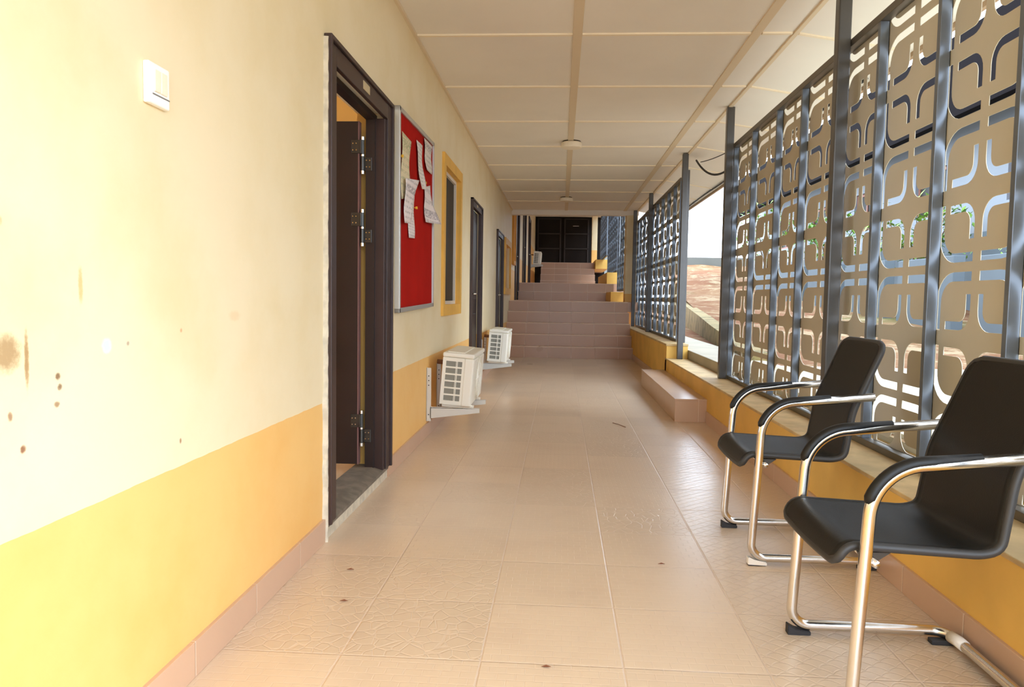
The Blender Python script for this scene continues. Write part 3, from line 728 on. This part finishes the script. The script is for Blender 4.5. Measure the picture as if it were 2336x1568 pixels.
# ------------------------------------------------------------------ chairs
def make_chair(label):
    r = thing('cantilever_armchair', label, 'chair', (0, 0, 0), 'black cantilever armchairs')
    hw = .245; RT = .0158
    side = fillet([(u, hw, z) for u, z in [(.435, .684), (.016, .641), (-.002, .30), (-.016, .030), (.36, .030)]], [0, .135, 1.0, .055, 0], 14)
    base = fillet([(.36, hw, .030), (.462, hw, .030), (.462, -hw, .030), (.36, -hw, .030)], [0, .075, .075, 0], 8)
    other = [Vector((p.x, -p.y, p.z)) for p in side][::-1]
    m = MB(); m.tube(side+base[1:-1]+other, RT, 14)
    fr = m.build('frame', M_CHROME, r)
    m = MB(); m.tube([(.032, -hw, .402), (.032, hw, .402)], .010, 10); m.build('crossbar', M_CHROME, r)
    # shell: seat curving up into the back, lip rolling down in front
    prof = fillet([(-.055, 0, .392), (-.030, 0, .440), (.06, 0, .436), (.30, 0, .426), (.345, 0, .440), (.372, 0, .62), (.485, 0, .89)], [0, .05, .3, .25, .09, .30, 0], 9)
    L = [0]
    for a, b in zip(prof, prof[1:]): L.append(L[-1]+(b-a).length)
    def at(s):
        for i in range(len(L)-1):
            if s <= L[i+1]+1e-9:
                f = (s-L[i])/(L[i+1]-L[i]); return prof[i].lerp(prof[i+1], f)
        return prof[-1]
    NS, NW = 80, 14; SW = .215; rows = []; bm = bmesh.new()
    for i in range(NS+1):
        s = L[-1]*i/NS; p = at(s); de = L[-1]-s; ds = s
        w_ = SW
        if de < .05: w_ -= .05-math.sqrt(max(0, .05**2-(.05-de)**2))
        if ds < .03: w_ -= .03-math.sqrt(max(0, .03**2-(.03-ds)**2))
        up = max(0, min(1, (p.z-.46)/.3)); w_ -= .006*up
        rows.append([bm.verts.new((p.x+.010*(1-(2*j/NW-1)**2)*up, w_*(2*j/NW-1), p.z-.006*(1-(2*j/NW-1)**2)*(1-up))) for j in range(NW+1)])
    for a, b in zip(rows, rows[1:]):
        for j in range(NW): bm.faces.new((a[j], a[j+1], b[j+1], b[j])).smooth = True
    rim = [v.co.copy() for v in rows[0]]+[q[-1].co.copy() for q in rows[1:-1]]+[v.co.copy() for v in rows[-1][::-1]]+[q[0].co.copy() for q in rows[-2:0:-1]]
    m = MB(); m.add(bm, True); sh = m.build('seat_shell', M_LEATHER, r)
    sm = sh.modifiers.new('padding', 'SOLIDIFY'); sm.thickness = .020; sm.offset = 0
    m = MB(); m.tube(rim, .0115, 8, True); m.build('stitched_edge', M_PIPING, sh)
    # arm pads
    for sgn in (1, -1):
        pth = [Vector((.27, hw, .641+.043*.254/.419))]+[p for p in side if .545 < p.z and p.x < .265]
        m = MB(); q = []
        for i, p in enumerate(pth):
            a = pth[max(0, i-1)]; b = pth[min(len(pth)-1, i+1)]; d = (b-a).normalized(); nrm = Vector((d.z, 0, -d.x))
            if nrm.z < 0: nrm = -nrm
            q.append(Vector((p.x, p.y*sgn, p.z))+nrm*.0080)
        m.tube(q, [.013]+[.0162]*(len(q)-2)+[.011], 12); m.build('arm_pad', M_LEATHER, r)
        m = MB(); m.prism([(-.026, 0), (.045, 0), (.045, .013), (-.002, .020), (-.026, .034)], 1, hw*sgn-.0145, hw*sgn+.0145, .002); m.build('foot_glide', M_RUBBER, r)
        m = MB(); m.box(.40, .475, hw*sgn-.03-.012*sgn, hw*sgn-.0-.012*sgn, 0, .015, .003); m.build('foot_glide', M_RUBBER, r)
    m = MB(); m.prism([(.005, .418), (.085, .418), (.042, .388), (.022, .388)], 1, -.20, -.18); m.prism([(.005, .418), (.085, .418), (.042, .388), (.022, .388)], 1, .18, .20); m.build('seat_bracket', M_STEEL, r)
    return r
ch = make_chair('black leather cantilever armchair nearest the camera, cut off by the right edge')
ch.location = (.762, 2.11, 0)
c2 = dup(ch, (.79, 3.213, 0), 'black leather cantilever armchair standing farther along, in front of the tall post')
# torn tape on two of the glides
m = MB(); m.tube([(.455, .205, .030), (.462, .17, .030), (.462, .135, .030)], [.018, .0185, .0178], 12); o = m.build('tape', M_TAPE, ch); o['label'] = 'torn white tape on the rear bend'
m = MB(); m.prism([(-.027, .003), (.047, .001), (.047, .016), (.0, .024), (-.027, .036)], 1, -.262, -.2285, .003); o = m.build('tape', M_TAPE, c2); o['label'] = 'torn white tape on the front foot'

# ------------------------------------------------------------------ cables
def cable(label, pts, r):
    m = MB(); m.tube(pts, r, 8); tag(m.build('cable', M_CABLE), label, 'cable')
def sag(a, b, d, n=16):
    a, b = Vector(a), Vector(b); return [a.lerp(b, i/n)-Vector((0, 0, d*4*(i/n)*(1-i/n))) for i in range(n+1)]
cable('thick black cable sagging under the eave across the gap', sag((1.56, 9.0, 2.69), (1.56, 6.80, 2.32), .16), .011)
cable('thin black cable stretched above the sagging one', sag((1.62, 9.05, 2.68), (1.62, 6.76, 2.47), .03), .005)
cable('dark cable clipped along the eave edge', [(2.12, y, 2.625+.006*math.sin(y*2.3)) for y in [5.5+.4*k for k in range(22)]], .010)

# ------------------------------------------------------------------ outside
def kerb_x(y): return 1.08+.1075*y if y > 6 else 1.725
def ground_z(x, y):
    d = max(0, y-10); return .40+min(1, d/3)*.10+.043*d+.0007*min(d, 40)**2+max(0, d-40)*.02
gy = [-30, -15, -6, -2, 1, 4, 6, 8, 10]+[11+1.5*k for k in range(30)]+[60, 75, 95]
for nm, us in (('bank', [0, .3, .8, 1.5, 2.5, 4, 6, 8, 11, 15, 22, 32, 50, 80]), ('strip', None)):
    bm = bmesh.new(); G = []
    for y in gy:
        row = []
        if us:
            for u in us:
                x = kerb_x(y)+.12+u; k_ = min(1, max(0, (y-14)/10))*min(1, u/1.0)
                row.append(bm.verts.new((x, y, ground_z(x, y)+(.10*math.sin(x*1.7+y*.9)+.07*math.sin(y*2.1-x*.6))*k_)))
        else:
            for f in (0, .5, 1): row.append(bm.verts.new((1.62+(kerb_x(y)+.12-1.62)*f, y, .40)))
        G.append(row)
    for a, b in zip(G, G[1:]):
        for p in range(len(a)-1): bm.faces.new((a[p], a[p+1], b[p+1], b[p])).smooth = True
    bmesh.ops.recalc_face_normals(bm, faces=bm.faces[:]); m = MB(); m.add(bm, True); struct(m.build('ground', M_EARTH))
m = MB(); bm = bmesh.new()
for (x, y) in ((-40, -30), (1.7, -30), (1.7, -2.9), (-40, -2.9)): bm.verts.new((x, y, -.16))
bm.faces.new(bm.verts[:]); m.add(bm); struct(m.build('ground', M_CONC))
# concrete walk outside the screens
m = MB(); m.box(1.66, 2.0, -12, 6.95, .2, .42); m.box(1.525, 2.06, 6.95, 14, .2, .455, .006); struct(m.build('floor_walk', M_CONC))
m = MB(); m.prism([(2.0, -12), (5.0, -12), (5.0, 7.5), (2.0, 7.5)], 2, .1, .415); struct(m.build('floor_walk', M_CONC))
# curving kerb wall on the slope
kp = [(kerb_x(y), y, .4, zt) for y, zt in ((7.6, .52), (8.6, .54), (10, .60), (12, .66), (14, .74), (17, .84), (20.5, .96), (25, 1.22), (30, 1.66))]
t_ = bmesh.new(); rows = []
for (x, y, za, zb) in kp:
    rows.append([t_.verts.new((x, y, za-.3)), t_.verts.new((x, y, zb)), t_.verts.new((x+.20, y, zb+.01)), t_.verts.new((x+.20, y, za-.3))])
for a, b in zip(rows, rows[1:]):
    for j in range(4): t_.faces.new((a[j], a[(j+1) % 4], b[(j+1) % 4], b[j]))
t_.faces.new(rows[0]); t_.faces.new(rows[-1][::-1]); bmesh.ops.recalc_face_normals(t_, faces=t_.faces[:])
m = MB(); m.add(t_); tag(m.build('kerb_wall', M_KERB), 'mossy curving concrete kerb wall at the foot of the red slope', 'kerb')
m = MB(); m.box(-6, 40, 49.0, 49.3, 2.6, 3.8); tag(m.build('boundary_wall', M_BWALL), 'low grey boundary wall along the top of the red slope', 'wall')

# pale blue building across the yard
b = thing('building', 'pale blue building with dark eaves seen through the near screen', 'building', (9, 24, .3))
BX = 9.5; wins = [(11+4.2*k, 12.6+4.2*k, 3.3, 4.5) for k in range(6)]+[(11+4.2*k, 12.6+4.2*k, 1.6, 2.4) for k in range(2)]
grid_wall(0, BX, BX+.25, 8, 38, 2.7, 6.6, [h for h in wins if h[2] > 2.7]).build('upper_wall', M_BBLUE, b)
m = MB(); m.box(BX, BX+.25, 8, 38, .0, 2.7); m.build('lower_wall', M_BSLATE, b)
m = MB(); m.box(BX+.25, BX+8, 37.75, 38, .0, 6.6); m.box(BX+.25, BX+8, 8, 8.25, 0, 6.6); m.build('end_wall', M_BBLUE, b)
m = MB(); m.box(BX-1.3, BX-1.1, 7, 36.5, 5.0, 6.7); m.build('fascia', M_BDARK, b)
m = MB(); m.prism([(BX-1.1, 6.55), (BX+9, 8.6), (BX+9, 8.7), (BX-1.3, 6.7)], 1, 7, 36.5); m.build('roof', M_BDARK, b)
for (a, c, z0, z1) in wins:
    if z0 < 2.7: continue
    f = grid_wall(0, BX+.08, BX+.16, a, c, z0, z1, [(a+.08, (a+c)/2-.04, z0+.08, z1-.08), ((a+c)/2+.04, c-.08, z0+.08, z1-.08)]).build('window', M_BBROWN, b)
    m = MB(); m.box(BX+.11, BX+.12, a+.05, c-.05, z0+.05, z1-.05); m.build('pane', M_BGLASS, f)
# low slate-blue yard wall with laterite showing between its piers
for k in range(7):
    y = 7.5+2.6*k
    m = MB(); m.box(6.4, 6.6, y, y+2.0, .1, 1.75+.05*k, .01)
    tag(m.build('yard_wall', M_BSLATE), 'low slate blue yard wall section outside the screen', 'wall', 'slate blue yard wall sections')
def shrub(label, c, rad, n, seed):
    rnd = random.Random(seed); r = thing('shrub', label, 'shrub', c, 'shrubs in the yard')
    m = MB(); bm = bmesh.new()
    for _ in range(n):
        d = Vector((rnd.gauss(0, 1), rnd.gauss(0, 1), rnd.gauss(0, 1))).normalized()*rad*rnd.uniform(.4, 1)
        p = Vector(c)+Vector((d.x, d.y, d.z*.8+rad)); q = Matrix.Rotation(rnd.uniform(0, 6.28), 3, 'Z') @ Matrix.Rotation(rnd.uniform(-1, 1), 3, 'X')
        s = rnd.uniform(.07, .13)
        vs = [bm.verts.new(p+q @ Vector(v)*s) for v in ((0, -1, 0), (.45, -.1, .12), (0, 1.1, 0), (-.45, -.1, .12))]; bm.faces.new(vs)
    m.add(bm); m.build('foliage', M_LEAF, r)
    m = MB()
    for k in range(5):
        a = k*1.26; m.tube([c, (c[0]+.2*rad*math.cos(a), c[1]+.2*rad*math.sin(a), c[2]+rad*.6), (c[0]+.6*rad*math.cos(a), c[1]+.6*rad*math.sin(a), c[2]+rad*1.3)], [.03, .02, .008], 6)
    m.build('stem', M_STEM, r)
for i, (x, y, rd) in enumerate(((8.3, 13.2, .9), (8.2, 17.8, 1.2), (8.0, 23.0, 1.2), (7.8, 29.0, 1.5))):
    shrub(('green shrub against the blue building, first from the near end', 'green shrub against the blue building, second from the near end', 'green shrub against the blue building, third from the near end', 'green shrub against the far end of the blue building')[i], (x, y, ground_z(x, y)+.6), rd, 520, i)

# end gate
g = thing('gate', 'dark brown double gate closing the far end of the upper corridor', 'gate', (0, 27.9, 2.19))
for (x0, x1) in ((-.96, .02), (.03, 1.04)):
    m = MB(); m.box(x0, x1, 27.9, 27.95, 2.2, 4.02, .004); lf = m.build('gate_leaf', M_DARKROOM, g)
    m = MB()
    for z in (2.25, 2.85, 3.4, 3.95): m.box(x0+.05, x1-.05, 27.87, 27.9, z, z+.05, .004)
    m.box(x0+.05, x0+.1, 27.87, 27.9, 2.25, 4.0, .004); m.box(x1-.1, x1-.05, 27.87, 27.9, 2.25, 4.0, .004); m.build('gate_bar', M_GATE, lf)
m = MB(); m.box(.40, .62, 27.865, 27.872, 3.70, 3.72); m.build('latch', M_BRIGHT, g)

# ------------------------------------------------------------------ litter on the floor
m = MB(); m.tube([(.46, 6.28, .004), (.50, 6.18, .009), (.55, 6.08, .005)], .003, 6); tag(m.build('twig', M_TWIG), 'dry brown twig lying on the tiles near the block step', 'twig')
for (x, y, lab) in ((-.78, 2.74, 'dry leaf scrap on the floor below the open door step'), (-.72, 2.45, 'tiny dark leaf scrap near the left skirting'), (-.02, 2.06, 'small dark leaf scrap in the middle of the floor'), (.42, 2.93, 'small crumb of leaf left of the chairs')):
    m = MB(); bm = bmesh.new(); vs = [bm.verts.new((x+a, y+b_, .0015+h)) for a, b_, h in ((-.014, 0, .001), (0, .005, .004), (.014, .002, .001), (.002, -.005, .003))]; bm.faces.new(vs); m.add(bm)
    o = m.build('leaf_scrap', M_TWIG); tag(o, lab, 'leaf', 'dry scraps on the floor'); s_ = o.modifiers.new('thickness', 'SOLIDIFY'); s_.thickness = .0008

for o in bpy.data.objects:
    if '_o' in o: del o['_o']
